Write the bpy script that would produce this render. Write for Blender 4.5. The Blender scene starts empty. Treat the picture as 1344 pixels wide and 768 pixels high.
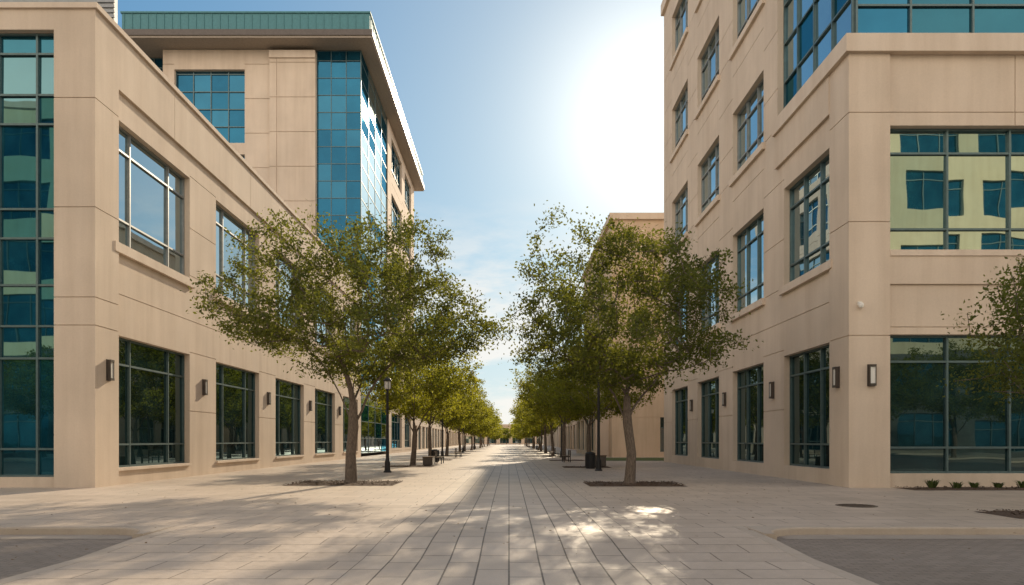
import bpy, math, random
import numpy as np
from mathutils import Vector, noise as mnoise
random.seed(7); np.random.seed(7)
S=bpy.context.scene
C=S.collection

# ------------------------------------------------------------ materials
def new_mat(name):
    m=bpy.data.materials.new(name); m.use_nodes=True
    nt=m.node_tree; nt.nodes.clear()
    out=nt.nodes.new('ShaderNodeOutputMaterial')
    return m,nt,out
def L(nt,a,b): nt.links.new(a,b)
def principled(nt,out,col=(.5,.5,.5),rough=.6,metal=0,spec=.5):
    p=nt.nodes.new('ShaderNodeBsdfPrincipled')
    p.inputs['Base Color'].default_value=(*col,1); p.inputs['Roughness'].default_value=rough
    p.inputs['Metallic'].default_value=metal; p.inputs['Specular IOR Level'].default_value=spec
    L(nt,p.outputs[0],out.inputs[0]); return p
def noise(nt,vec,scale,detail=4,rough=.55):
    n=nt.nodes.new('ShaderNodeTexNoise'); n.inputs['Scale'].default_value=scale
    n.inputs['Detail'].default_value=detail; n.inputs['Roughness'].default_value=rough
    if vec is not None: L(nt,vec,n.inputs['Vector'])
    return n
def ramp(nt,fac,stops):
    r=nt.nodes.new('ShaderNodeValToRGB'); e=r.color_ramp.elements
    while len(e)<len(stops): e.new(.5)
    for i,(p,c) in enumerate(stops):
        e[i].position=p; e[i].color=(*c,1) if len(c)==3 else c
    L(nt,fac,r.inputs[0]); return r
def mixc(nt,fac,a,b,mode='MIX'):
    m=nt.nodes.new('ShaderNodeMix'); m.data_type='RGBA'; m.blend_type=mode
    for sock,v in ((m.inputs[0],fac),(m.inputs[6],a),(m.inputs[7],b)):
        if hasattr(v,'is_linked'): L(nt,v,sock)
        elif isinstance(v,(int,float)): sock.default_value=v
        else: sock.default_value=(*v,1)
    return m.outputs[2]
def mapping(nt,scale=(1,1,1),rot=(0,0,0),loc=(0,0,0)):
    tc=nt.nodes.new('ShaderNodeTexCoord'); mp=nt.nodes.new('ShaderNodeMapping')
    mp.inputs['Scale'].default_value=scale; mp.inputs['Rotation'].default_value=rot; mp.inputs['Location'].default_value=loc
    L(nt,tc.outputs['Object'],mp.inputs[0]); return mp.outputs[0]
def bump(nt,h,strength,dist,p):
    b=nt.nodes.new('ShaderNodeBump'); b.inputs['Strength'].default_value=strength; b.inputs['Distance'].default_value=dist
    L(nt,h,b.inputs['Height']); L(nt,b.outputs[0],p.inputs['Normal']); return b

def stone(name,c,var=.07):
    m,nt,out=new_mat(name); p=principled(nt,out,c,.85,0,.25)
    v=mapping(nt); a=noise(nt,v,.35,5); st=noise(nt,mapping(nt,(1.6,1.6,.12)),1.0,5,.6); f=noise(nt,v,18,4)
    lo=tuple(x*(1-var*1.3) for x in c); hi=tuple(min(1,x*(1+var)) for x in c)
    r1=ramp(nt,a.outputs[0],[(.3,lo),(.7,hi)])
    r2=ramp(nt,st.outputs[0],[(.32,(.90,.88,.86)),(.58,(1,1,1))])
    r3=ramp(nt,f.outputs[0],[(.3,(.94,.94,.94)),(.7,(1.0,1.0,1.0))])
    c1=mixc(nt,1.0,r1.outputs[0],r2.outputs[0],'MULTIPLY')
    c2=mixc(nt,1.0,c1,r3.outputs[0],'MULTIPLY')
    L(nt,c2,p.inputs['Base Color']); bump(nt,f.outputs[0],.2,.008,p)
    return m
def plain(name,c,rough=.5,metal=0,var=.12,scale=6):
    m,nt,out=new_mat(name); p=principled(nt,out,c,rough,metal)
    a=noise(nt,mapping(nt),scale,4)
    r=ramp(nt,a.outputs[0],[(.3,tuple(x*(1-var) for x in c)),(.7,tuple(min(1,x*(1+var)) for x in c))])
    L(nt,r.outputs[0],p.inputs['Base Color']); return m
def glass(name,tint,dark,base=.35,ior=1.6,wob=.004):
    m,nt,out=new_mat(name)
    d=nt.nodes.new('ShaderNodeBsdfDiffuse'); g=nt.nodes.new('ShaderNodeBsdfGlossy')
    g.inputs['Color'].default_value=(*tint,1); g.inputs['Roughness'].default_value=.012
    n1=noise(nt,mapping(nt),.9,3)
    rr=ramp(nt,n1.outputs[0],[(.35,tuple(x*.6 for x in dark)),(.65,tuple(x*1.5 for x in dark))])
    L(nt,rr.outputs[0],d.inputs['Color'])
    fr=nt.nodes.new('ShaderNodeFresnel'); fr.inputs[0].default_value=ior
    ma=nt.nodes.new('ShaderNodeMath'); ma.operation='MULTIPLY_ADD'; ma.use_clamp=True
    L(nt,fr.outputs[0],ma.inputs[0]); ma.inputs[1].default_value=1.0; ma.inputs[2].default_value=base
    mx=nt.nodes.new('ShaderNodeMixShader'); L(nt,ma.outputs[0],mx.inputs[0]); L(nt,d.outputs[0],mx.inputs[1]); L(nt,g.outputs[0],mx.inputs[2])
    n2=noise(nt,mapping(nt),.55,1)
    b=nt.nodes.new('ShaderNodeBump'); b.inputs['Strength'].default_value=1; b.inputs['Distance'].default_value=wob
    L(nt,n2.outputs[0],b.inputs['Height']); L(nt,b.outputs[0],g.inputs['Normal'])
    L(nt,mx.outputs[0],out.inputs[0]); return m

M={}
M['stone']=stone('limestone_panels',(.665,.550,.440))
M['stone2']=stone('limestone_trim',(.70,.585,.475),.05)
M['stone3']=stone('ochre_stone',(.64,.50,.37))
M['stone4']=stone('cream_stone',(.66,.60,.42))
M['podium_dark']=plain('darkened_podium',(.07,.075,.07),.5,0,.3,2)  # dark lower walls of the rear buildings, added to darken ground-floor reflections
M['frame']=plain('window_frame_metal',(.10,.15,.155),.4,.4)
M['frame2']=plain('light_window_frame',(.26,.27,.265),.45,.3)
M['glassA']=glass('window_glass_a',(.72,.87,.93),(.010,.028,.034),.44)
M['glassB']=glass('window_glass_b',(.62,.79,.86),(.012,.035,.042),.48)
M['glassC']=glass('window_glass_c',(.68,.83,.90),(.02,.05,.055),.38)
M['frontA']=glass('front_glass_a',(.66,.78,.74),(.008,.04,.045),.46)
M['frontB']=glass('front_glass_b',(.54,.69,.67),(.008,.04,.045),.40)
M['frontC']=glass('front_glass_c',(.22,.42,.46),(.006,.04,.055),.40)
M['blueA']=glass('blue_glass_a',(.050,.215,.350),(.005,.045,.08),.42)
M['blueB']=glass('blue_glass_b',(.045,.190,.315),(.005,.04,.072),.40)
M['blueC']=glass('blue_glass_c',(.070,.250,.385),(.005,.05,.085),.43)
M['tealA']=glass('teal_glass_a',(.09,.29,.38),(.006,.045,.065),.36)
M['tealB']=glass('teal_glass_b',(.075,.25,.34),(.005,.038,.055),.32)
M['lowA']=glass('ground_glass_a',(.42,.56,.57),(.007,.018,.020),.24,1.5)
M['lowB']=glass('ground_glass_b',(.36,.51,.53),(.008,.022,.024),.18,1.5)
M['teal']=plain('teal_roof_metal',(.055,.18,.20),.45,.2)
M['bronze']=plain('bronze_metal',(.10,.085,.075),.4,.6)
M['grey']=plain('grey_metal_cladding',(.30,.31,.32),.5,.3)
M['soffit']=plain('soffit_panels',(.30,.25,.20),.7)
M['white']=plain('frosted_lamp_glass',(.75,.73,.68),.35,0,.03)
M['black']=plain('black_painted_metal',(.022,.022,.024),.45,.2)
M['rooftop']=plain('roof_membrane',(.35,.34,.32),.9)
M['wood']=plain('bench_wood',(.13,.085,.05),.7)

# ------------------------------------------------------------ mesh builder
class MB:
    def __init__(s): s.d={}
    def _g(s,mat): return s.d.setdefault(mat,([],[]))
    def quad(s,mat,pts):
        v,f=s._g(mat); b=len(v); v.extend(pts); f.append(tuple(range(b,b+len(pts))))
    def box(s,mat,x0,x1,y0,y1,z0,z1):
        if x0>x1:x0,x1=x1,x0
        if y0>y1:y0,y1=y1,y0
        v,f=s._g(mat); b=len(v)
        v.extend([(x0,y0,z0),(x1,y0,z0),(x1,y1,z0),(x0,y1,z0),(x0,y0,z1),(x1,y0,z1),(x1,y1,z1),(x0,y1,z1)])
        for q in ((0,3,2,1),(4,5,6,7),(0,1,5,4),(1,2,6,5),(2,3,7,6),(3,0,4,7)): f.append(tuple(b+i for i in q))
    def lathe(s,mat,cx,cy,prof,n=16):
        v,f=s._g(mat); b=len(v)
        for r,z in prof:
            for i in range(n):
                a=2*math.pi*i/n; v.append((cx+r*math.cos(a),cy+r*math.sin(a),z))
        for k in range(len(prof)-1):
            for i in range(n):
                j=(i+1)%n
                f.append((b+k*n+i,b+k*n+j,b+(k+1)*n+j,b+(k+1)*n+i))
        f.append(tuple(b+i for i in reversed(range(n))))
        f.append(tuple(b+(len(prof)-1)*n+i for i in range(n)))
    def build(s,name,origin=(0,0,0)):
        e=bpy.data.objects.new(name,None); C.objects.link(e); e.location=origin
        for mat,(v,f) in s.d.items():
            me=bpy.data.meshes.new(mat); 
            vv=[(a-origin[0],b-origin[1],c-origin[2]) for a,b,c in v]
            me.from_pydata(vv,[],f); me.materials.append(M[mat])
            o=bpy.data.objects.new(PART.get(mat,'window_glass'),me); C.objects.link(o); o.parent=e
        return e
PART=dict(stone='walls',stone2='wall_trim',stone3='walls',stone4='walls',podium_dark='podium',frame='window_frames',frame2='window_frames',teal='roof_fascia',
 rooftop='roof',bronze='metal_housing',white='lamp_diffuser',black='metalwork',wood='slats',soffit='soffit',grey='roof_screen')

class Fac:
    def __init__(s,mb,o,U,Nn): s.mb=mb;s.o=o;s.U=U;s.N=Nn
    def P(s,u,n,z): return (s.o[0]+u*s.U[0]+n*s.N[0], s.o[1]+u*s.U[1]+n*s.N[1], z)
    def box(s,mat,u0,u1,n0,n1,z0,z1):
        a=s.P(u0,n0,z0); b=s.P(u1,n1,z1); s.mb.box(mat,a[0],b[0],a[1],b[1],z0,z1)
    def panels(s,mat,u0,u1,n0,n1,z0,z1,us=(),zs=(),g=.03,d=.035):
        if u1-u0<.01 or z1-z0<.01: return
        us=[u for u in us if u0+.1<u<u1-.1]; zs=[z for z in zs if z0+.1<z<z1-.1]
        if not us and not zs: s.box(mat,u0,u1,n0,n1,z0,z1); return
        s.box(mat,u0,u1,n0,n1-d,z0,z1)
        U=[u0]+us+[u1]; Z=[z0]+zs+[z1]
        for i in range(len(U)-1):
            for j in range(len(Z)-1):
                a=U[i]+(g/2 if i else 0); b=U[i+1]-(g/2 if i<len(U)-2 else 0)
                c=Z[j]+(g/2 if j else 0); e=Z[j+1]-(g/2 if j<len(Z)-2 else 0)
                s.box(mat,a,b,n1-d,n1,c,e)
    def window(s,gl,u0,u1,z0,z1,n,vs,hs,fr='frame',fw=.07,fd=.09,tilt=.0035):
        vs=sorted(v for v in vs if u0+.2<v<u1-.2); hs=sorted(h for h in hs if z0+.15<h<z1-.15)
        U=[u0]+vs+[u1]; Z=[z0]+hs+[z1]
        cross=s.U[0]*s.N[1]-s.U[1]*s.N[0]
        for i in range(len(U)-1):
            for j in range(len(Z)-1):
                g=random.choice(gl)
                a=[random.uniform(-tilt,tilt) for _ in range(2)]
                w=U[i+1]-U[i]; h=Z[j+1]-Z[j]
                pts=[s.P(U[i],n-a[0]*w-a[1]*h,Z[j]),s.P(U[i+1],n+a[0]*w-a[1]*h,Z[j]),s.P(U[i+1],n+a[0]*w+a[1]*h,Z[j+1]),s.P(U[i],n-a[0]*w+a[1]*h,Z[j+1])]
                if cross>0: pts=pts[::-1]
                s.mb.quad(g,pts)
        h=fw/2
        s.box(fr,u0,u0+fw,n-.05,n+fd,z0,z1); s.box(fr,u1-fw,u1,n-.05,n+fd,z0,z1)
        for v in vs: s.box(fr,v-h,v+h,n-.05,n+fd,z0,z1)
        E=[u0+fw]+[x for v in vs for x in(v-h,v+h)]+[u1-fw]
        for k in range(0,len(E),2):
            s.box(fr,E[k],E[k+1],n-.05,n+fd-.006,z0,z0+fw); s.box(fr,E[k],E[k+1],n-.05,n+fd-.006,z1-fw,z1)
            for hh in hs: s.box(fr,E[k],E[k+1],n-.05,n+fd-.006,hh-h,hh+h)

def column(mb,mat,x0,x1,y0,y1,z0,z1,zs,g=.03,d=.035):
    mb.box(mat,x0+d,x1-d,y0+d,y1-d,z0,z1-.01)
    Z=[z0]+list(zs)+[z1]
    for j in range(len(Z)-1):
        mb.box(mat,x0,x1,y0,y1,Z[j]+(g/2 if j else 0),Z[j+1]-(g/2 if j<len(Z)-2 else 0))

def frange(a,b,st):
    r=[];x=a
    while x<b-1e-6: r.append(x); x+=st
    return r

# ============================================================ LEFT LOW WING
mb=MB(); LX=-14.0; Y0=23.1
column(mb,'stone',LX-1.4,LX,Y0,Y0+1.4,0,16.2,[5.5,6.45,9.5,13.2])
f=Fac(mb,(LX,Y0),(0,1),(1,0))
T=.6; F=-.12
U_end=42.0
wins=[(1.4+8.4*k,1.4+8.4*k+5.7) for k in range(5)]
prev=1.4
for k,(a,b) in enumerate(wins):
    if a-prev>.1:
        f.panels('stone',prev,a,-T,F,0.0,14.2,[],[2.9]+[5.5,6.9,8.9,11.0,13.3])
    f.panels('stone',a,b,-T,F,0,.6); 
    f.panels('stone',a,b,-T,F,5.4,8.7,[],[6.9])
    f.panels('stone',a,b,-T,F,13.2,14.2)
    f.box('stone2',a-.25,b+.25,F,F+.16,8.35,8.7)
    f.box('stone2',a,b,F,F+.10,.5,.6)
    gl=['glassA','glassB','glassC']
    w=b-a
    f.window(gl,a,b,8.7,13.2,F-.32,[a+w*.24,a+w*.75],[9.75,12.3],'frame2',.07)
    f.window(['lowA','lowB'],a,b,.6,5.4,F-.32,[a+w*.24,a+w*.75],[1.45,4.4],'frame',.07)
    prev=b
f.panels('stone',prev,U_end,-T,F,0,14.2,[],[2.9,5.5,6.9,8.9,11.0,13.3])
f.panels('stone',1.4,U_end,-T,0,14.2,16.2,[x for x in frange(5.5,42,8.4)],[])
f.box('stone2',0-.08,U_end,-T,.1,16.2,16.38)
g=Fac(mb,(LX-1.4,Y0),(-1,0),(0,-1))
hz=[1.3,4.4,5.5,6.9,8.5,9.5,12.4,13.4,14.8]
g.box('stone',0,14,-T,-.1,0,.35)
g.window(['tealA','frontC','frontC'],0,14,.35,15.5,-.3,[.72+1.3*k for k in range(11)],hz,'frame',.07)
g.panels('stone',0,14,-T,-.0,15.5,16.2,[4.5,9],[])
g.box('stone2',-.8,14,-T,.08,16.2,16.38)
column(mb,'stone',LX-1.4-15.4,LX-1.4-14,Y0,Y0+1.4,0,16.3,[5.5,6.45,9.5,13.2])
mb.box('stone',-30.8,-30.4,Y0+1.4,Y0+42,0,16.1)
mb.box('rooftop',-30.4,-14.6,Y0+.6,Y0+42,15.2,15.5)
mb.box('grey',-26,-15.05,26,26.25,15.5,19.5)
for i in range(20): mb.box('grey',-26.04,-15.0,25.95,26,15.6+i*.19,15.7+i*.19)
mb.build('office_building')

# ============================================================ TALL TEAL-ROOFED BUILDING
mb=MB(); TX=-14.3; TY=66.0
BL=['blueA','blueB','blueA','blueC']
fr=Fac(mb,(TX,TY),(-1,0),(0,-1))
fr.window(BL,0,4.3,.3,39.3,-.1,[1.45,2.9],frange(1.8,39,1.66),'frame',.06,.05)
fr.panels('stone',4.3,8.7,-.6,.45,0,38.3,[8.0],frange(4.6,38,3.33),.06,.06)
fr.box('stone2',4.3,8.7,-.6,.60,38.3,39.0)
fr.panels('stone',8.7,11.2,-.6,.12,0,39.3,[],frange(4.6,38,3.33),.06,.06)
for z0,z1 in [(16.9,22.5),(23.6,29.2),(30.3,37.4)]:
    fr.window(['blueA','blueB','blueC'],11.2,18.0,z0,z1,-.3,[12.9,14.6,16.3],[z0+1.7*i for i in range(1,5)],'frame',.08)
fr.panels('stone',11.2,18.0,-.6,.12,37.4,39.3)
fr.panels('stone',11.2,18.0,-.6,.12,29.2,30.3)
fr.panels('stone',11.2,18.0,-.6,.12,22.5,23.6)
fr.panels('stone',11.2,18.0,-.6,.12,0,16.9,[],[6,12])
fr.panels('stone',18.0,19.1,-.6,.12,0,39.3,[],frange(4.6,38,3.33),.06,.06)
fr.window(['blueB','tealB'],19.1,24,.3,39.3,-1.4,[20.7,22.3],frange(1.8,39,1.66),'frame',.09)
sd=Fac(mb,(TX,TY),(0,1),(1,0))
sd.window(['blueC','glassB','glassA'],0.02,14,.3,39.3,-.02,[3.5,7,10.5],frange(1.8,39,1.66),'frame',.07,.04,.0015)
fl=[(.6,4.9),(7.4,11.6),(14.0,18.2),(20.7,24.9),(27.3,31.5),(34,38.2)]
prev=14
for a,b in[(16.5,24.5),(27,33)]:
    sd.panels('stone',prev,a,-.6,.1,0,39.3,[],frange(3.3,39,3.33),.06,.06)
    zp=0
    for z0,z1 in fl:
        sd.panels('stone',a,b,-.6,.1,zp,z0,[],[(zp+z0)/2],.05,.05); zp=z1
        sd.window(['glassA','blueB'],a,b,z0,z1,-.25,[a+(b-a)*t for t in(.25,.5,.75)],[z0+1,z1-1],'frame',.1)
    sd.panels('stone',a,b,-.6,.1,zp,39.3); prev=b
sd.panels('stone',prev,36,-.6,.1,0,39.3,[],frange(3.3,39,3.33),.06,.06)
mb.box('stone',-38.3,-38,67.4,102,0,39.3)
mb.box('stone',-38,-14.9,101.6,102,0,39.3)
mb.box('soffit',-36.6,-12.9,64.0,103.5,39.35,39.55)
mb.box('bronze',-36.7,-12.8,63.9,103.6,39.55,40.1)
mb.box('teal',-36.4,-13.1,64.2,103.3,40.1,41.75)
for x in frange(-36.2,-13.2,.75): mb.box('teal',x,x+.06,64.15,64.2,40.1,41.75)
for y in frange(64.5,103,.75): mb.box('teal',-13.1,-13.05,y,y+.06,40.1,41.75)
mb.box('teal',-36.5,-13.0,64.1,103.4,41.75,41.9)
mb.box('teal',-34,-16.5,67,100,41.9,42.9)
mb.build('office_building')

# ============================================================ RIGHT BUILDING
mb=MB(); RX=11.5
column(mb,'stone',RX,RX+1.4,Y0,Y0+1.4,0,14.7,[5.15,9.0,12.7])
f=Fac(mb,(RX,Y0),(0,1),(-1,0))
F=-.10
floors=[(.55,5.15),(8.05,12.2),(15.1,18.5),(21.7,25.1),(28.3,31.7)]
zj=[2.9,5.4,6.6,8.05,10.1,12.6,15.1,16.8,19.3,21.7,23.4,25.9,28.3,30.0,32.5]
starts=[1.4,8.0,14.6,21.2]
prev=1.4
for k,a in enumerate(starts):
    b=a+4.3
    top=14.7 if k==0 else 33.4
    if k>0:
        if k==1:
            f.panels('stone',prev,6.4,-.6,F,0,13.3,[],zj); f.panels('stone',6.4,a,-.6,F,0,33.4,[],zj)
        else: f.panels('stone',prev,a,-.6,F,0,33.4,[],zj)
    else: top=13.3
    fl=floors[:2] if k==0 else floors
    zp=0
    for i,(z0,z1) in enumerate(fl):
        f.panels('stone',a,b,-.6,F,zp,z0,[],[6.6] if i==1 else ([ (zp+z0)/2+.3] if i>1 else []))
        zp=z1
        w=b-a
        if i: f.box('stone2',a-.2,b+.2,F,F+.15,z0-.3,z0)
        f.window(['lowA','lowB'] if i==0 else ['glassA','glassB','glassC'],a,b,z0,z1,F-.33,[a+w*.33,a+w*.67] ,[z0+.9,z1-.85],'frame' if i<2 else 'frame2',.07)
    f.panels('stone',a,b,-.6,F,zp,top)
    prev=b
f.panels('stone',prev,28,-.6,F,0,33.4,[],zj)
f.box('stone2',6.4,28.1,-.6,.12,33.4,34.2)
f.box('stone2',-.15,6.4,-.6,.15,14.7,15.3)
f.box('stone',1.4,6.4,-.6,.03,13.3,14.7)
mb.box('stone',RX+.6,45,Y0+27.6,Y0+28,0,34.0)
up=Fac(mb,(RX+.45,Y0+.5),(0,1),(-1,0))
up.window(['tealA','glassB','glassC'],0,5.9,15.3,33.6,0,[1.5,3.0,4.5],frange(17,33.5,1.66),'frame',.07)
ft=Fac(mb,(RX+.45,Y0+.5),(1,0),(0,-1))
ft.window(['blueA','blueC','tealB'],0.0,30,15.3,33.6,0,frange(1.9,30,2.15),frange(16.6,33.5,1.66),'frame',.07)
mb.box('stone2',RX+.3,45,Y0+.3,Y0+6.4,33.6,34.2)
mb.box('rooftop',RX+.6,45,Y0+6.4,Y0+27.6,33.0,33.4)
g=Fac(mb,(RX+1.4,Y0),(1,0),(0,-1))
for a,b in[(0,12.9),(14.3,27.2)]:
    g.panels('stone',a,b,-.6,F,0,.47)
    g.window(['lowA','lowB'],a,b,.47,5.2,-.42,frange(a+2.15,b,2.15),[1.35,4.3],'frame',.07)
    g.panels('stone',a,b,-.6,F,5.2,8.05,[],[5.45])
    g.box('stone',a,b,F,-.02,6.9,7.85)
    g.box('stone2',a,b,F,.02,7.85,8.05)
    g.window(['frontA','frontB'],a,b,8.05,12.3,-.42,frange(a+2.15,b,2.15),[8.85,11.45],'frame',.07)
    g.panels('stone',a,b,-.6,F,12.3,14.7,frange(a+4.3,b,4.3),[12.75])
for a in(12.9,27.2):
    g.panels('stone',a,a+1.4,-.6,0,0,14.7,[],[5.15,9,12.7])
g.box('stone2',-.8,28.6,-.6,.15,14.7,15.3)
mb.box('stone',RX+29.6,RX+30,Y0+.6,Y0+28,0,14.7)
mb.build('office_building')

# ============================================================ FARTHER BUILDINGS
def simple_building(x0,x1,y0,y1,h,side,mat,flz,wspan,gap,glasses=('glassA','lowB')):
    mb=MB()
    xs=x0 if side>0 else x1
    f=Fac(mb,(xs,y0),(0,1),(-side,0)); Ln=y1-y0
    g=Fac(mb,(x0,y0),(1,0),(0,-1)); Wd=x1-x0
    for fc,ln,st in((f,Ln,.6),(g,Wd,.0)):
        p=st; a=st+gap
        while a+wspan<ln-gap*.5:
            fc.panels(mat,p,a,-.6,0,0,h,[],[z1 for _,z1 in flz])
            zp=0
            for z0,z1 in flz:
                if z0>0: fc.box(mat,a,a+wspan,-.6,0,zp,z0)
                zp=z1
                fc.window(list(glasses),a,a+wspan,z0,z1,-.35,[a+wspan*.33,a+wspan*.66],[z1-1],'frame',.09)
            fc.box(mat,a,a+wspan,-.6,0,zp,h)
            p=a+wspan; a=p+gap
        fc.panels(mat,p,ln,-.6,0,0,h,[],[z1 for _,z1 in flz])
    mb.box('stone2',x0-.25,x1+.25,y0-.25,y1+.25,h,h+.6)
    mb.box(mat,x0+.0 if side<0 else x0+.6,x1-.6 if side<0 else x1,y1-.4,y1,0,h-.01)
    return mb.build('office_building')
simple_building(9.8,40,65,89,22.6,1,'stone3',[(.5,3.8),(14.5,17.5)],3.0,4.6)
simple_building(8.5,9.79,67,86,5.6,1,'stone',[(.5,3.9)],3.2,1.2)
simple_building(11,40,96,150,11,1,'stone3',[(.1,4.2),(6.2,9.0)],3.6,1.6)
simple_building(11.5,45,158,230,14,1,'stone',[(.1,4.2),(6.2,9.0)],3.6,1.6)
simple_building(-45,-15,106,160,10,-1,'stone',[(.1,4.0),(5.8,8.4)],3.6,1.5)
simple_building(-45,-15.5,168,235,13,-1,'stone3',[(.1,4.0),(5.8,8.4)],3.6,1.5)
simple_building(-40,40,275,300,7.5,1,'stone3',[(.4,3.2),(4.4,6.6)],3.6,1.4)

# buildings across the road behind the viewer (seen in the window reflections)
def rear(x0,x1,h,BY,flr):
    mb=MB(); bf=Fac(mb,(x0,BY),(1,0),(0,1)); a=0; W_=x1-x0
    while a+9<=W_:
        bf.box('podium_dark',a,a+2.2,-.6,.2,0,11.5); bf.box('stone4',a,a+2.2,-.6,0,11.5,h)
        zp=0
        for z0,z1 in flr:
            if z0<12: bf.box('podium_dark',a+2.2,a+9,-.6,0,zp,z0)
            else:
                if zp<11.5: bf.box('podium_dark',a+2.2,a+9,-.6,0,zp,11.5); zp=11.5
                bf.box('stone4',a+2.2,a+9,-.6,0,zp,z0)
            zp=z1
            bf.window(['tealA','tealB'],a+2.2,a+9,z0,z1,-.35,[a+4.4,a+6.7],[z1-.9],'frame',.09)
        bf.box('stone4',a+2.2,a+9,-.6,0,max(zp,11.5),h); 
        if zp<11.5: bf.box('podium_dark',a+2.2,a+9,-.6,0,zp,11.5)
        a+=9
    bf.box('stone2',0,a,-.8,.3,h,h+.7)
    mb.box('stone4',x0,x0+a,BY-22,BY-.6,0,h-.1)
    mb.build('office_building')
FL=[(.6,4.6),(7.0,10.6),(13,17.2),(20,24.2),(27,31.2),(34,37.5)]
rear(33,87,40,-30,FL); rear(-87,-33,40,-30,FL); rear(-32,22,14,-32,FL[:2])

# ============================================================ GROUND
def sheet(name,pts,z,mat):
    me=bpy.data.meshes.new(name); me.from_pydata([(x,y,z if not isinstance(z,(list,tuple)) else z[i]) for i,(x,y) in enumerate(pts)],[],[tuple(range(len(pts)))])
    me.materials.append(mat); o=bpy.data.objects.new(name,me); C.objects.link(o); return o
def rect(x0,x1,y0,y1): return [(x0,y0),(x1,y0),(x1,y1),(x0,y1)]
def paving(name,bw,bh,rot,c1,c2,mortar,ms=.012,off=.5,sheen=.55):
    m,nt,out=new_mat(name); p=principled(nt,out,c1,sheen,0,.4)
    v=mapping(nt,(1,1,1),(0,0,rot))
    b=nt.nodes.new('ShaderNodeTexBrick'); b.offset=off; L(nt,v,b.inputs['Vector'])
    b.inputs['Color1'].default_value=(*c1,1); b.inputs['Color2'].default_value=(*c2,1); b.inputs['Mortar'].default_value=(*mortar,1)
    b.inputs['Scale'].default_value=1; b.inputs['Mortar Size'].default_value=ms; b.inputs['Mortar Smooth'].default_value=.2
    b.inputs['Brick Width'].default_value=bw; b.inputs['Row Height'].default_value=bh; b.inputs['Bias'].default_value=0
    w=mapping(nt); n1=noise(nt,w,.45,6,.65); n2=noise(nt,w,9,5,.6); n3=noise(nt,w,60,3)
    r1=ramp(nt,n1.outputs[0],[(.3,(.84,.83,.81)),(.62,(1,1,1))])
    r2=ramp(nt,n2.outputs[0],[(.25,(.86,.85,.84)),(.6,(1,1,1))])
    c=mixc(nt,1,mixc(nt,1,b.outputs[0],r1.outputs[0],'MULTIPLY'),r2.outputs[0],'MULTIPLY')
    r3=ramp(nt,n3.outputs[0],[(.3,(.86,.86,.86)),(.6,(1,1,1))]); c=mixc(nt,1,c,r3.outputs[0],'MULTIPLY')
    # scattered dark spots / gum marks
    vo=nt.nodes.new('ShaderNodeTexVoronoi'); vo.inputs['Scale'].default_value=1.7; L(nt,w,vo.inputs['Vector'])
    r4=ramp(nt,vo.outputs['Distance'],[(.035,(.62,.60,.57)),(.055,(1,1,1))]); c=mixc(nt,.6,c,mixc(nt,1,c,r4.outputs[0],'MULTIPLY'))
    L(nt,c,p.inputs['Base Color'])
    inv=nt.nodes.new('ShaderNodeMath'); inv.operation='MULTIPLY_ADD'; L(nt,b.outputs['Fac'],inv.inputs[0]); inv.inputs[1].default_value=-1; 
    L(nt,n3.outputs[0],inv.inputs[2])
    bump(nt,inv.outputs[0],.5,.006,p)
    rr=ramp(nt,n2.outputs[0],[(.3,(sheen-.12,)*3),(.7,(sheen+.15,)*3)]); L(nt,rr.outputs[0],p.inputs['Roughness'])
    return m
pm=paving('stone_paving',1.2,.6,0,(.62,.515,.42),(.555,.46,.375),(.25,.20,.16),.012)
pc=paving('centre_paving',1.0,.42,math.pi/2,(.62,.52,.425),(.53,.44,.36),(.17,.135,.11),.013)
rm=paving('road_pavers',.24,.12,.0,(.33,.275,.23),(.275,.23,.19),(.155,.125,.10),.006,.5,.7)
gm=plain('distant_ground',(.20,.18,.14),.95)
km=stone('kerb_concrete',(.48,.405,.33))
KY=12.7
sheet('ground',rect(-2500,2500,-2500,2500),-.30,gm)
sheet('road',rect(-200,200,-14,KY+.05),-.13,rm)
AL,AR=-6.0,4.15
sheet('plaza_paving',[(-60,KY),(AL,KY),(-2.1,KY),(-2.1,300),(-60,300)],0,pm)
sheet('plaza_paving',[(2.1,KY),(60,KY),(60,300),(2.1,300)],0,pm)
sheet('plaza_walkway',[(-2.1,KY),(2.1,KY),(2.1,300),(-2.1,300)],0,pc)
def mesh(name,v,f,mat,parent=None,smooth=False):
    me=bpy.data.meshes.new(name); me.from_pydata(v,[],f); me.materials.append(mat)
    if smooth:
        for p in me.polygons: p.use_smooth=True
    o=bpy.data.objects.new(name,me); C.objects.link(o)
    if parent: o.parent=parent
    return o
ap_y=[KY,11.2,9.8,-2]; ap_z=[0,-.03,-.10,-.122]
for nm,xa,xb,mt in(('apron_paving',AL,-2.1,pm),('apron_paving',2.1,AR,pm),('apron_walkway',-2.1,2.1,pc)):
    v=[];fc=[]
    for y,z in zip(ap_y,ap_z): v+= [(xa,y,z),(xb,y,z)]
    for i in range(3): fc.append((2*i,2*i+2,2*i+3,2*i+1))
    mesh(nm,v,fc,mt)
for xa,xb in((AL-.22,AL),(AR,AR+.22)):
    v=[];fc=[]
    for y,z in zip(ap_y,ap_z): v+= [(xa,y,z+.001),(xb,y,z+.001)]
    b=len(v)
    for y,z in zip(ap_y,ap_z): v+= [(xa,y,-.25),(xb,y,-.25)]
    for i in range(3):
        fc.append((2*i,2*i+2,2*i+3,2*i+1)); fc.append((2*i,2*i+2,b+2*i+2,b+2*i)); fc.append((2*i+1,2*i+3,b+2*i+3,b+2*i+1))
    mesh('apron_edging',v,fc,km)
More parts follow.
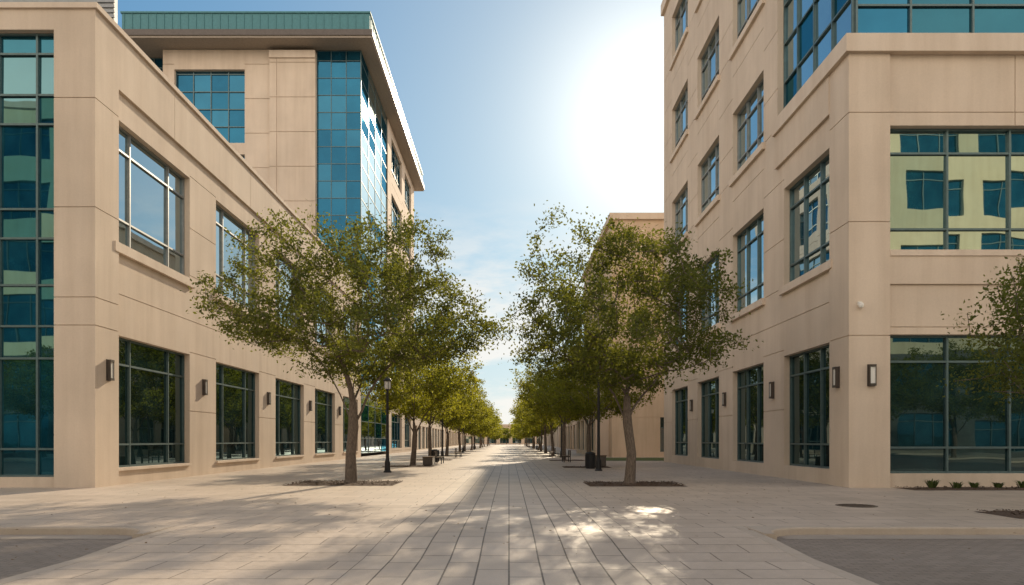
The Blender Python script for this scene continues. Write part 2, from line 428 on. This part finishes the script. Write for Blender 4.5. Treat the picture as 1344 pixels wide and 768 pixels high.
def kerb(path,w=.18,h=.012,low=-.2):
    prof=[(0,low),(0,h-.035),(.012,h-.01),(.035,h),(w,h),(w,low)]
    v=[];fc=[];n=len(prof)
    for i,p in enumerate(path):
        a=Vector(path[max(i-1,0)]);b=Vector(path[min(i+1,len(path)-1)]); t=(b-a).normalized(); nn=Vector((-t.y,t.x))
        for o,z in prof: v.append((p[0]+nn.x*o,p[1]+nn.y*o,z))
    for i in range(len(path)-1):
        for k in range(n-1): fc.append((i*n+k,(i+1)*n+k,(i+1)*n+k+1,i*n+k+1))
    fc.append(tuple(range(n)));fc.append(tuple(range((len(path)-1)*n,len(path)*n)))
    return mesh('kerb',v,fc,km)
r=.9; w_=.18
Lx=AL-.22-w_; Rx=AR+.22+w_
left=[(-60,KY-.2)]+[(x,KY-.2) for x in frange(-30,Lx-r,1.5)]+[(Lx-r+r*math.sin(t),KY-.2-r+r*math.cos(t)) for t in [math.pi/2*i/8 for i in range(9)]]
kerb(left)
right=[(Rx+r-r*math.sin(t),KY-.2-r+r*math.cos(t)) for t in [math.pi/2*i/8 for i in range(8,-1,-1)]]+[(x,KY-.2) for x in frange(Rx+1.5+r,60,1.5)]+[(60,KY-.2)]
kerb(right)
ro=r+w_-.02
for sgn,cx in((1,Lx-r),(-1,Rx+r)):
    arc=[(cx+sgn*ro*math.sin(t),KY-.2-r+ro*math.cos(t)) for t in [math.pi/2*i/10 for i in range(11)]]
    ring=[(cx,KY)]+arc+[(cx+sgn*(r+w_),KY-.2-r),(cx+sgn*(r+w_),KY)]
    n=len(ring); v=[(x,y,.006) for x,y in ring]+[(x,y,-.2) for x,y in ring]
    fc=[tuple(range(n))]+[(i,(i+1)%n,n+(i+1)%n,n+i) for i in range(n)]
    mesh('kerb_return',v,fc,km)
sheet('plaza_paving',rect(-60,Lx-r,KY-.03,KY),0.002,km)
sheet('plaza_paving',rect(Rx+r,60,KY-.03,KY),0.002,km)
gut=stone('gutter_concrete',(.38,.325,.27))
sheet('gutter',rect(-60,Lx-.3,KY-.75,KY-.2),-.126,gut)
sheet('gutter',rect(Rx+.3,60,KY-.75,KY-.2),-.126,gut)
sheet('pavement',rect(-100,100,-29.5,-13),0,pm)
mesh('kerb',[(-100,-13,-.2),(100,-13,-.2),(100,-13,.01),(-100,-13,.01)],[(0,1,2,3)],km)
m,nt,out=new_mat('lawn_grass'); p=principled(nt,out,(.07,.10,.025),.9); n1=noise(nt,mapping(nt),30,4)
rr=ramp(nt,n1.outputs[0],[(.3,(.035,.06,.012)),(.7,(.10,.14,.03))]); L(nt,rr.outputs[0],p.inputs['Base Color']); M['lawn']=m
sheet('lawn',rect(7.6,30,53,63),.008,m)
m,nt,out=new_mat('bark_mulch'); p=principled(nt,out,(.07,.045,.03),.95); n1=noise(nt,mapping(nt),35,6,.7)
rr=ramp(nt,n1.outputs[0],[(.3,(.045,.028,.02)),(.7,(.16,.105,.07))]); L(nt,rr.outputs[0],p.inputs['Base Color']); bump(nt,n1.outputs[0],1,.03,p); M['mulch']=m
def chips(name,x0,x1,y0,y1,n,smin,smax,z,mat,parent=None,zj=.02):
    v=[];fc=[]
    for i in range(n):
        x=random.uniform(x0,x1);y=random.uniform(y0,y1);s=random.uniform(smin,smax);a=random.uniform(0,6.28)
        dx,dy=math.cos(a)*s,math.sin(a)*s; b=len(v); zz=[z+random.uniform(0.002,zj) for _ in range(4)]
        v+=[(x-dx,y-dy,zz[0]),(x+dy*.5,y-dx*.5,zz[1]),(x+dx,y+dy,zz[2]),(x-dy*.5,y+dx*.5,zz[3])]; fc.append((b,b+1,b+2,b+3))
    return mesh(name,v,fc,mat,parent)
def bed(x0,x1,y0,y1,n):
    e=bpy.data.objects.new('mulch_bed',None); C.objects.link(e)
    v=[];fc=[];nx,ny=14,8
    for j in range(ny+1):
        for i in range(nx+1):
            ed=i in(0,nx) or j in(0,ny)
            v.append((x0+(x1-x0)*i/nx,y0+(y1-y0)*j/ny,.006 if ed else .02+random.uniform(0,.035)))
    for j in range(ny):
        for i in range(nx):
            a=j*(nx+1)+i; fc.append((a,a+1,a+nx+2,a+nx+1))
    mesh('mulch',v,fc,M['mulch'],e)
    chips('bark_chips',x0,x1,y0,y1,n,.02,.05,.03,M['mulch'],e,.04)

# ============================================================ TREES
def leafmat(name,dark,light,trans,tcol):
    m,nt,out=new_mat(name)
    at=nt.nodes.new('ShaderNodeAttribute'); at.attribute_name='lv'
    r=ramp(nt,at.outputs['Fac'],[(0,dark),(1,light)])
    d=nt.nodes.new('ShaderNodeBsdfPrincipled'); d.inputs['Roughness'].default_value=.6; d.inputs['Specular IOR Level'].default_value=.18
    L(nt,r.outputs[0],d.inputs['Base Color'])
    t=nt.nodes.new('ShaderNodeBsdfTranslucent'); r2=ramp(nt,at.outputs['Fac'],[(0,tuple(x*.45 for x in tcol)),(1,tcol)]); L(nt,r2.outputs[0],t.inputs[0])
    mx=nt.nodes.new('ShaderNodeMixShader'); mx.inputs[0].default_value=trans; L(nt,d.outputs[0],mx.inputs[1]); L(nt,t.outputs[0],mx.inputs[2]); L(nt,mx.outputs[0],out.inputs[0]); return m
LM1=leafmat('oak_leaves',(.022,.037,.013),(.080,.105,.032),.40,(.40,.41,.045))
LM2=leafmat('oak_leaves_backlit',(.035,.054,.012),(.11,.135,.03),.48,(.62,.60,.045))  # backlight on the farther trees put into yellower leaf colours
m,nt,out=new_mat('oak_bark'); p=principled(nt,out,(.12,.09,.07),.95); n1=noise(nt,mapping(nt,(1,1,.25)),28,6,.7)
rr=ramp(nt,n1.outputs[0],[(.3,(.06,.045,.036)),(.7,(.21,.165,.13))]); L(nt,rr.outputs[0],p.inputs['Base Color']); bump(nt,n1.outputs[0],.9,.03,p); BARK=m

def tree_meshes(seed,H,R,cb,fork,nt_,lpt,ls,leafm,lean=(0,0),gap=.43,trunk_r=.17,squash=(1,1),spr=1.0):
    rng=np.random.RandomState(seed); rd=random.Random(seed)
    zc=cb+.36*(H-cb); ru=H-zc; rl=zc-cb
    cx,cy=lean
    tg=[]; tries=0
    so=Vector((seed*3.7,seed*1.3,seed*.7))
    while len(tg)<nt_ and tries<60000:
        tries+=1
        d=rng.normal(size=3); d/=np.linalg.norm(d)
        rad=rng.uniform(.18,1)**.45
        lump=1+.34*mnoise.noise(Vector(d)*1.9+so)+.22*mnoise.noise(Vector(d)*4.3+so)
        rz=ru if d[2]>0 else rl
        p=np.array([cx+d[0]*R*rad*lump*squash[0],cy+d[1]*R*rad*lump*squash[1],zc+d[2]*rz*rad*(lump if d[2]>0 else 1)])
        if mnoise.noise(Vector(p)*.75+so*2)< gap-.5: continue
        if tg and np.min(np.sum((np.array(tg)-p)**2,axis=1))<.17: continue
        tg.append(p)
    tg=np.array(tg)
    fk=np.array([rd.uniform(-.15,.15)+cx*.35,rd.uniform(-.1,.1)+cy*.35,fork])
    nodes=[np.array([0,0,-.05]),np.array([.02,0,.12]),fk*np.array([.3,.3,.35])+np.array([rd.uniform(-.12,.12),0,0]),fk*np.array([.7,.7,.7])+np.array([rd.uniform(-.15,.15),0,0]),fk]
    par=[-1,0,1,2,3]
    nl=6
    for i in range(nl):
        a=2*math.pi*(i+rd.uniform(-.25,.25))/nl
        el=rd.uniform(.75,1.15); ln=rd.uniform(.5,.62)
        if i==nl-1: el=1.45
        st=3 if i in(0,3) else 4; pi=st; q=nodes[st]
        if st==3: el=1.15
        for k in range(5):
            aa=a+rd.uniform(-.3,.3); ee=el-(.10*k)+rd.uniform(-.15,.15)
            q=q+np.array([math.cos(aa)*math.cos(ee),math.sin(aa)*math.cos(ee),math.sin(ee)])*ln*R/4.6*1.15
            nodes.append(q); par.append(pi); pi=len(nodes)-1
    order=np.argsort(np.linalg.norm(tg-fk,axis=1))
    tips=[]
    for ti in order:
        t=tg[ti]; A=np.array(nodes[4:]); dist=np.linalg.norm(A-t,axis=1)
        df=np.linalg.norm(A-fk,axis=1); 
        cost=dist+.25*np.clip(df-np.linalg.norm(t-fk),0,9)+.25*np.clip(A[:,2]-t[2],0,5)
        k=int(np.argmin(cost))+4; q=nodes[k]; dv=t-q; ln=np.linalg.norm(dv)
        ns=max(1,int(ln/.5)); pi=k
        for s in range(1,ns+1):
            u=s/ns; pp=q+dv*u+ (rng.normal(size=3)*.05 if s<ns else 0)+np.array([0,0,math.sin(u*math.pi)*.06*ln])
            nodes.append(pp); par.append(pi); pi=len(nodes)-1
        tips.append(pi)
    nn=len(nodes)
    P=2.35
    acc=np.zeros(nn)
    ch=[[] for _ in range(nn)]
    for i in range(1,nn): ch[par[i]].append(i)
    for i in range(nn-1,-1,-1):
        r_=.0085**P if not ch[i] else sum(acc[c] for c in ch[i])
        acc[i]=max(r_,.0085**P)
    rad=acc**(1/P); rad=np.where(rad>.05,.05+(rad-.05)*((trunk_r-.05)/(rad[3]-.05)),rad)
    rad[0]*=1.55; rad[1]*=1.22
    v=[];fc=[]
    for i in range(1,nn):
        a=nodes[par[i]];b=nodes[i]; d=b-a; l=np.linalg.norm(d)
        if l<1e-5: continue
        d=d/l; up=np.array([0,0,1.]) if abs(d[2])<.9 else np.array([1.,0,0])
        x=np.cross(d,up); x/=np.linalg.norm(x); y=np.cross(d,x)
        n=10 if rad[i]>.07 else (6 if rad[i]>.02 else 4)
        ra=min(rad[par[i]],rad[i]*1.6); rb=rad[i]; bb=len(v)
        if i<=4:
            x=np.array([1.,0,0]);y=np.array([0,1.,0]); ra=rad[par[i]]
        for c,rr_ in((a-d*ra*.25*(i>4),ra),(b+d*rb*.25*(i>4),rb)):
            for k in range(n):
                t=2*math.pi*k/n; w=1+.07*math.sin(3*t+c[2]) if i<=4 else 1
                v.append(tuple(c+(x*math.cos(t)+y*math.sin(t))*rr_*w))
        for k in range(n):
            j=(k+1)%n; fc.append((bb+k,bb+j,bb+n+j,bb+n+k))
    me=bpy.data.meshes.new('trunk_and_limbs'); me.from_pydata(v,[],fc); me.materials.append(BARK)
    for p in me.polygons: p.use_smooth=True
    T=np.array([nodes[i] for i in tips]); PT=np.array([nodes[par[i]] for i in tips])
    nL=len(T)*lpt
    idx=np.repeat(np.arange(len(T)),lpt)
    u=rng.uniform(0,1,(nL,1)); base=T[idx]*(.35+.65*u)+PT[idx]*(.65-.65*u)
    spread=rng.uniform(.12,.27,(len(T),1))[idx]*spr
    cen=base+rng.normal(size=(nL,3))*spread*np.array([1.1,1.1,.75])
    d=rng.normal(size=(nL,3)); d[:,2]-=.25; d/=np.linalg.norm(d,axis=1,keepdims=True)
    nrm=rng.normal(size=(nL,3)); nrm[:,2]+=.7; s=np.cross(d,nrm); s/=np.linalg.norm(s,axis=1,keepdims=True)+1e-9
    up=np.cross(s,d)
    sz=ls*rng.uniform(.6,1.25,(nL,1))
    V=np.empty((nL,4,3)); V[:,0]=cen-d*sz*.5; V[:,1]=cen+s*sz*.27+up*sz*.06; V[:,2]=cen+d*sz*.5; V[:,3]=cen-s*sz*.27+up*sz*.06
    ml=bpy.data.meshes.new('foliage'); ml.vertices.add(nL*4); ml.vertices.foreach_set('co',V.reshape(-1))
    ml.loops.add(nL*4); ml.loops.foreach_set('vertex_index',np.arange(nL*4,dtype=np.int32))
    ml.polygons.add(nL); ml.polygons.foreach_set('loop_start',np.arange(0,nL*4,4,dtype=np.int32)); 
    try: ml.polygons.foreach_set('loop_total',np.full(nL,4,dtype=np.int32))
    except Exception: pass
    ml.update(calc_edges=True)
    cl=rng.uniform(0,1,len(T))[idx]*.5+rng.uniform(0,1,nL)*.5
    at=ml.attributes.new('lv','FLOAT','FACE'); at.data.foreach_set('value',cl.astype(np.float32))
    ml.materials.append(leafm)
    return me,ml
def place_tree(ms,x,y,rot=0,sc=1,z=0,name='oak_tree'):
    e=bpy.data.objects.new(name,None); C.objects.link(e); e.location=(x,y,z); e.rotation_euler=(0,0,rot); e.scale=(sc,)*3
    a=bpy.data.objects.new('trunk',ms[0]); b=bpy.data.objects.new('foliage',ms[1])
    for o in(a,b): C.objects.link(o); o.parent=e
    return e
TA=tree_meshes(3,9.6,4.9,3.9,3.0,620,74,.13,LM1,(.5,0),.45,.19)
TB=tree_meshes(11,9.6,4.2,3.4,3.2,540,74,.13,LM1,(-.2,0),.455,.17)
TC=tree_meshes(21,8.4,3.9,3.2,2.8,380,46,.18,LM2,(0,0),.44,.15)
TD=tree_meshes(34,8.2,3.8,3.0,2.7,360,46,.18,LM2,(.2,0),.44,.15)
TE=tree_meshes(45,6.2,3.1,2.3,2.0,300,75,.11,LM1,(0,0),.43,.09)
TF=tree_meshes(57,8.4,4.0,2.8,2.5,260,28,.36,LM2,(0,0),.38,.15,spr=1.5)
place_tree(TA,-5.85,25.2); place_tree(TB,4.35,24.7)
bed(-8.0,-4.1,24.0,26.5,900); bed(2.8,6.2,23.6,26.0,900)
ys=[41.5,55,68.5,82,96,110,125,140,156,172,190,210]
rt=random.Random(5)
for i,y in enumerate(ys):
    far=y>100
    place_tree(TF if far else rt.choice([TC,TD]),-6.1+rt.uniform(-.3,.3),y+rt.uniform(-1,1),rt.uniform(0,6.28),rt.uniform(.9,1.08))
    place_tree(TF if far else rt.choice([TC,TD]),4.6+rt.uniform(-.3,.3),y-1+rt.uniform(-1,1),rt.uniform(0,6.28),rt.uniform(.85,1.02))
    if i<5: bed(-7.6,-4.6,y-1.1,y+1.1,100); bed(3.2,6.0,y-2,y,100)
place_tree(TE,13.5,14.8,.5,1.0); bed(10.4,16,13.9,15.3,500)
for x,y,k in((-50,-16,0),(-42,-15,1),(34,-16,1),(41,-15,0),(49,-16,1),(16,-16,0)):
    place_tree(TD if k else TC,x,y,k+.7,1.2)
for x,y,s in((-20,252,1.2),(-11,258,1.1),(-5,250,.7),(-1,262,.75),(4,252,.7),(11,256,1.15),(20,252,1.2)):
    place_tree(TF,x,y,x,s)

bed(12.95,30,21.75,23.05,1200)
def tuft(x,y,s,n=60):
    v=[];fc=[]
    for i in range(n):
        a=random.uniform(0,6.28); l=s*random.uniform(.5,1); r0=random.uniform(0,s*.25); w=.02
        bx,by=x+math.cos(a)*r0,y+math.sin(a)*r0; ox,oy=math.cos(a)*l*.6,math.sin(a)*l*.6; px,py=-math.sin(a)*w,math.cos(a)*w
        b=len(v); v+=[(bx-px,by-py,.02),(bx+px,by+py,.02),(bx+ox*.5+px,by+oy*.5+py,l*.6),(bx+ox*.5-px,by+oy*.5-py,l*.6),(bx+ox,by+oy,l*.7)]
        fc+=[(b,b+1,b+2,b+3),(b+3,b+2,b+4)]
    mesh('ornamental_grass',v,fc,M['lawn'])
for x in(13.9,14.6,15.3,16.1,16.9,18,19.2,20.5): tuft(x,22.4+random.uniform(-.2,.2),random.uniform(.32,.5))
lf=plain('dry_leaves',(.16,.10,.045),.8)
chips('fallen_leaves',-12,11,9,40,520,.02,.045,.002,lf)

# ============================================================ STREET FURNITURE
def lamp(x,y,h=4.7):
    mb=MB()
    mb.lathe('black',x,y,[(.20,0),(.20,.06),(.15,.10),(.13,.55),(.10,.62),(.085,.7),(.06,h-.62),(.09,h-.6),(.11,h-.55)],16)
    mb.lathe('white',x,y,[(.11,h-.55),(.155,h-.5),(.165,h-.2),(.15,h-.16)],16)
    mb.lathe('black',x,y,[(.2,h-.16),(.22,h-.12),(.15,h-.03),(.04,h+.03),(.02,h+.1)],16)
    for k in range(4):
        a=k*math.pi/2+.4; mb.box('black',x+.165*math.cos(a)-.012,x+.165*math.cos(a)+.012,y+.165*math.sin(a)-.012,y+.165*math.sin(a)+.012,h-.55,h-.14)
    mb.build('street_lamp')
lamp(-6.05,34); lamp(4.7,35.8,5.4)
for y in(62,90,118): lamp(-6.05,y); lamp(4.9,y+1.5)
def bench(x,y,face=1):
    mb=MB()
    for dy in(-.75,.75):
        mb.box('black',x-.25,x-.19,y+dy-.03,y+dy+.03,.01,.44); mb.box('black',x+.19,x+.25,y+dy-.03,y+dy+.03,.01,.85 if face>0 else .44)
        if face<0: mb.box('black',x-.25,x-.19,y+dy-.03,y+dy+.03,.44,.85)
        mb.box('black',x-.19,x+.19,y+dy-.03,y+dy+.03,.38,.42)
    for k in range(5): mb.box('wood',x-.25+k*.1,x-.17+k*.1,y-.9,y+.9,.445,.475)
    bx=x+.26*face
    for k in range(4): mb.box('wood',min(bx,bx-.03*face),max(bx,bx-.03*face),y-.9,y+.9,.55+k*.09,.61+k*.09)
    mb.build('park_bench')
bench(-4.75,46.5,-1); bench(4.2,50,1); bench(-4.75,64,-1); bench(4.2,66,1)
def bin_(x,y):
    mb=MB()
    mb.lathe('black',x,y,[(.24,.01),(.26,.05),(.27,.78),(.29,.8),(.29,.86),(.22,.92),(.12,.95)],20)
    for k in range(20):
        a=2*math.pi*k/20; mb.box('black',x+.28*math.cos(a)-.012,x+.28*math.cos(a)+.012,y+.28*math.sin(a)-.012,y+.28*math.sin(a)+.012,.06,.78)
    mb.build('trash_bin')
bin_(4.6,38.6); bin_(-5.4,50)
def block(x,y,w,d,h):
    mb=MB(); mb.box('bronze',x-w/2,x+w/2,y-d/2,y+d/2,.08,h-.06); mb.box('black',x-w/2+.06,x+w/2-.06,y-d/2+.06,y+d/2-.06,.005,.08); mb.box('wood',x-w/2-.03,x+w/2+.03,y-d/2-.03,y+d/2+.03,h-.06,h)
    mb.build('seating_block')
block(5.2,40.3,1.0,.5,.72); block(-5.0,42.6,.6,1.2,.6)
def wall_lamp(x,y,z,nx,ny):
    mb=MB(); f=Fac(mb,(x,y),(abs(ny),abs(nx)),(nx,ny))
    f.box('bronze',-.13,.13,0,.03,z-.37,z+.37)
    f.box('white',-.085,.085,.03,.13,z-.28,z+.28)
    f.box('bronze',-.11,.11,.03,.16,z+.28,z+.36); f.box('bronze',-.11,.11,.03,.16,z-.36,z-.28)
    f.box('bronze',-.11,-.088,.03,.15,z-.28,z+.28); f.box('bronze',.088,.11,.03,.15,z-.28,z+.28)
    mb.build('wall_lamp')
wall_lamp(-14.0,23.85,4.05,1,0)
for k in range(1,5): wall_lamp(-14.12,23.1+1.4+8.4*k-1.35,4.05,1,0)
wall_lamp(11.5,23.85,3.8,-1,0); wall_lamp(12.25,23.1,3.8,0,-1)
for k in range(1,4): wall_lamp(11.6,23.1+1.4+6.6*k-1.15,3.8,-1,0)
mb=MB(); mb.box('white',11.85-.06,11.85+.06,23.02,23.1,6.16,6.28); mb.lathe('white',11.85,22.97,[(.03,6.05),(.07,6.08),(.085,6.15),(.08,6.2),(.03,6.24)],14); mb.build('security_camera')
mb=MB(); mb.lathe('bronze',8.5,16.7,[(.47,0.0),(.47,.008),(.43,.010)],32)
for k in range(-4,5):
    w=math.sqrt(max(.01,.40**2-(k*.09)**2)); mb.box('bronze',8.5-w,8.5+w,16.7+k*.09-.015,16.7+k*.09+.015,.010,.015)
mb.build('manhole_cover')

# ============================================================ LIGHT
EL=math.radians(25); AZ=math.radians(12.7)
sd_=Vector((math.sin(AZ)*math.cos(EL),math.cos(AZ)*math.cos(EL),math.sin(EL)))
sl=bpy.data.lights.new('sun','SUN'); sl.energy=5; sl.angle=math.radians(.8); sl.color=(1,.83,.60)
so=bpy.data.objects.new('sun',sl); C.objects.link(so); so.rotation_euler=sd_.to_track_quat('Z','Y').to_euler(); so.location=sd_*200
W=bpy.data.worlds.new('World'); S.world=W; W.use_nodes=True; nt=W.node_tree; nt.nodes.clear()
out=nt.nodes.new('ShaderNodeOutputWorld'); bg=nt.nodes.new('ShaderNodeBackground'); L(nt,bg.outputs[0],out.inputs[0]); bg.inputs[1].default_value=.15
sky=nt.nodes.new('ShaderNodeTexSky'); sky.sky_type='NISHITA'; sky.sun_disc=False; sky.sun_elevation=EL; sky.sun_rotation=AZ
sky.air_density=1.0; sky.dust_density=.3; sky.ozone_density=2.5
def vm(op,a,b,o=0):
    n=nt.nodes.new('ShaderNodeVectorMath'); n.operation=op
    for s,v in((n.inputs[0],a),(n.inputs[1],b)):
        if hasattr(v,'is_linked'): L(nt,v,s)
        else: s.default_value=v
    return n.outputs[o]
def mth(op,a,b,c=None):
    n=nt.nodes.new('ShaderNodeMath'); n.operation=op
    for s,v in((n.inputs[0],a),(n.inputs[1],b),(n.inputs[2],c)):
        if v is None: continue
        if hasattr(v,'is_linked'): L(nt,v,s)
        else: s.default_value=v
    return n.outputs[0]
tc=nt.nodes.new('ShaderNodeTexCoord'); gen=tc.outputs['Generated']
K=(9.0,9.0,9.0); c2=vm('MULTIPLY',sky.outputs[0],(.66,1.12,1.42))
comp=vm('DIVIDE',vm('MULTIPLY',c2,K),vm('ADD',c2,K))
# solar aureole of hazy air
dt=mth('MAXIMUM',vm('DOT_PRODUCT',gen,tuple(sd_),1),0.0)
def glow(p,c):
    n=nt.nodes.new('ShaderNodeVectorMath'); n.operation='SCALE'; n.inputs[0].default_value=c; L(nt,mth('POWER',dt,p),n.inputs['Scale']); return n.outputs[0]
comp=vm('ADD',comp,glow(110,(4.5,4.0,3.3))); comp=vm('ADD',comp,glow(12,(1.5,.95,.45)))
mp=nt.nodes.new('ShaderNodeMapping'); mp.inputs['Scale'].default_value=(1,1,3.2); L(nt,gen,mp.inputs[0])
cn=noise(nt,mp.outputs[0],6.5,8,.6); cr=ramp(nt,cn.outputs[0],[(.44,(0,0,0)),(.60,(1,1,1))])
sx=nt.nodes.new('ShaderNodeSeparateXYZ'); L(nt,gen,sx.inputs[0])
br=ramp(nt,sx.outputs[2],[(0,(.8,.8,.8)),(.10,(1,1,1)),(.22,(.8,.8,.8)),(.34,(0,0,0))])
hz_=ramp(nt,sx.outputs[2],[(0,(.5,.5,.5)),(.2,(0,0,0))])
comp=mixc(nt,hz_.outputs[0],comp,(5.7,5.7,5.6))
fm2=mth('MULTIPLY',mth('MULTIPLY',cr.outputs[0],br.outputs[0]),.8)
cc=mixc(nt,fm2,comp,(6.8,6.45,6.0))
# warm fill added to the unseen sky behind the camera, brightens shaded facades
back_fill=ramp(nt,mth('MULTIPLY_ADD',sx.outputs[1],-.5,.5),[(.22,(0,0,0)),(.58,(1,1,1))])
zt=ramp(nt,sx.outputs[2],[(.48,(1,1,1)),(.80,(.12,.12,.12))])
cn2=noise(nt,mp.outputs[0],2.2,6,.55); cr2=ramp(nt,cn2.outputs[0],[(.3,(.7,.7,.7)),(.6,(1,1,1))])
cc=mixc(nt,mth('MULTIPLY',mth('MULTIPLY',back_fill.outputs[0],zt.outputs[0]),cr2.outputs[0]),cc,(14.8,12.9,10.8))
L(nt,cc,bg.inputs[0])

# ============================================================ CAMERA
cam=bpy.data.cameras.new('camera'); co=bpy.data.objects.new('camera',cam); C.objects.link(co)
co.location=(0,0,1.6); co.rotation_euler=(math.radians(90),0,0); cam.lens=24; cam.sensor_width=36
cam.shift_x=4/1344; cam.shift_y=(578-384)/1344; cam.clip_end=6000; cam.clip_start=.1
S.camera=co
S.view_settings.view_transform='Standard'; S.view_settings.look='None'; S.view_settings.exposure=0; S.view_settings.gamma=1
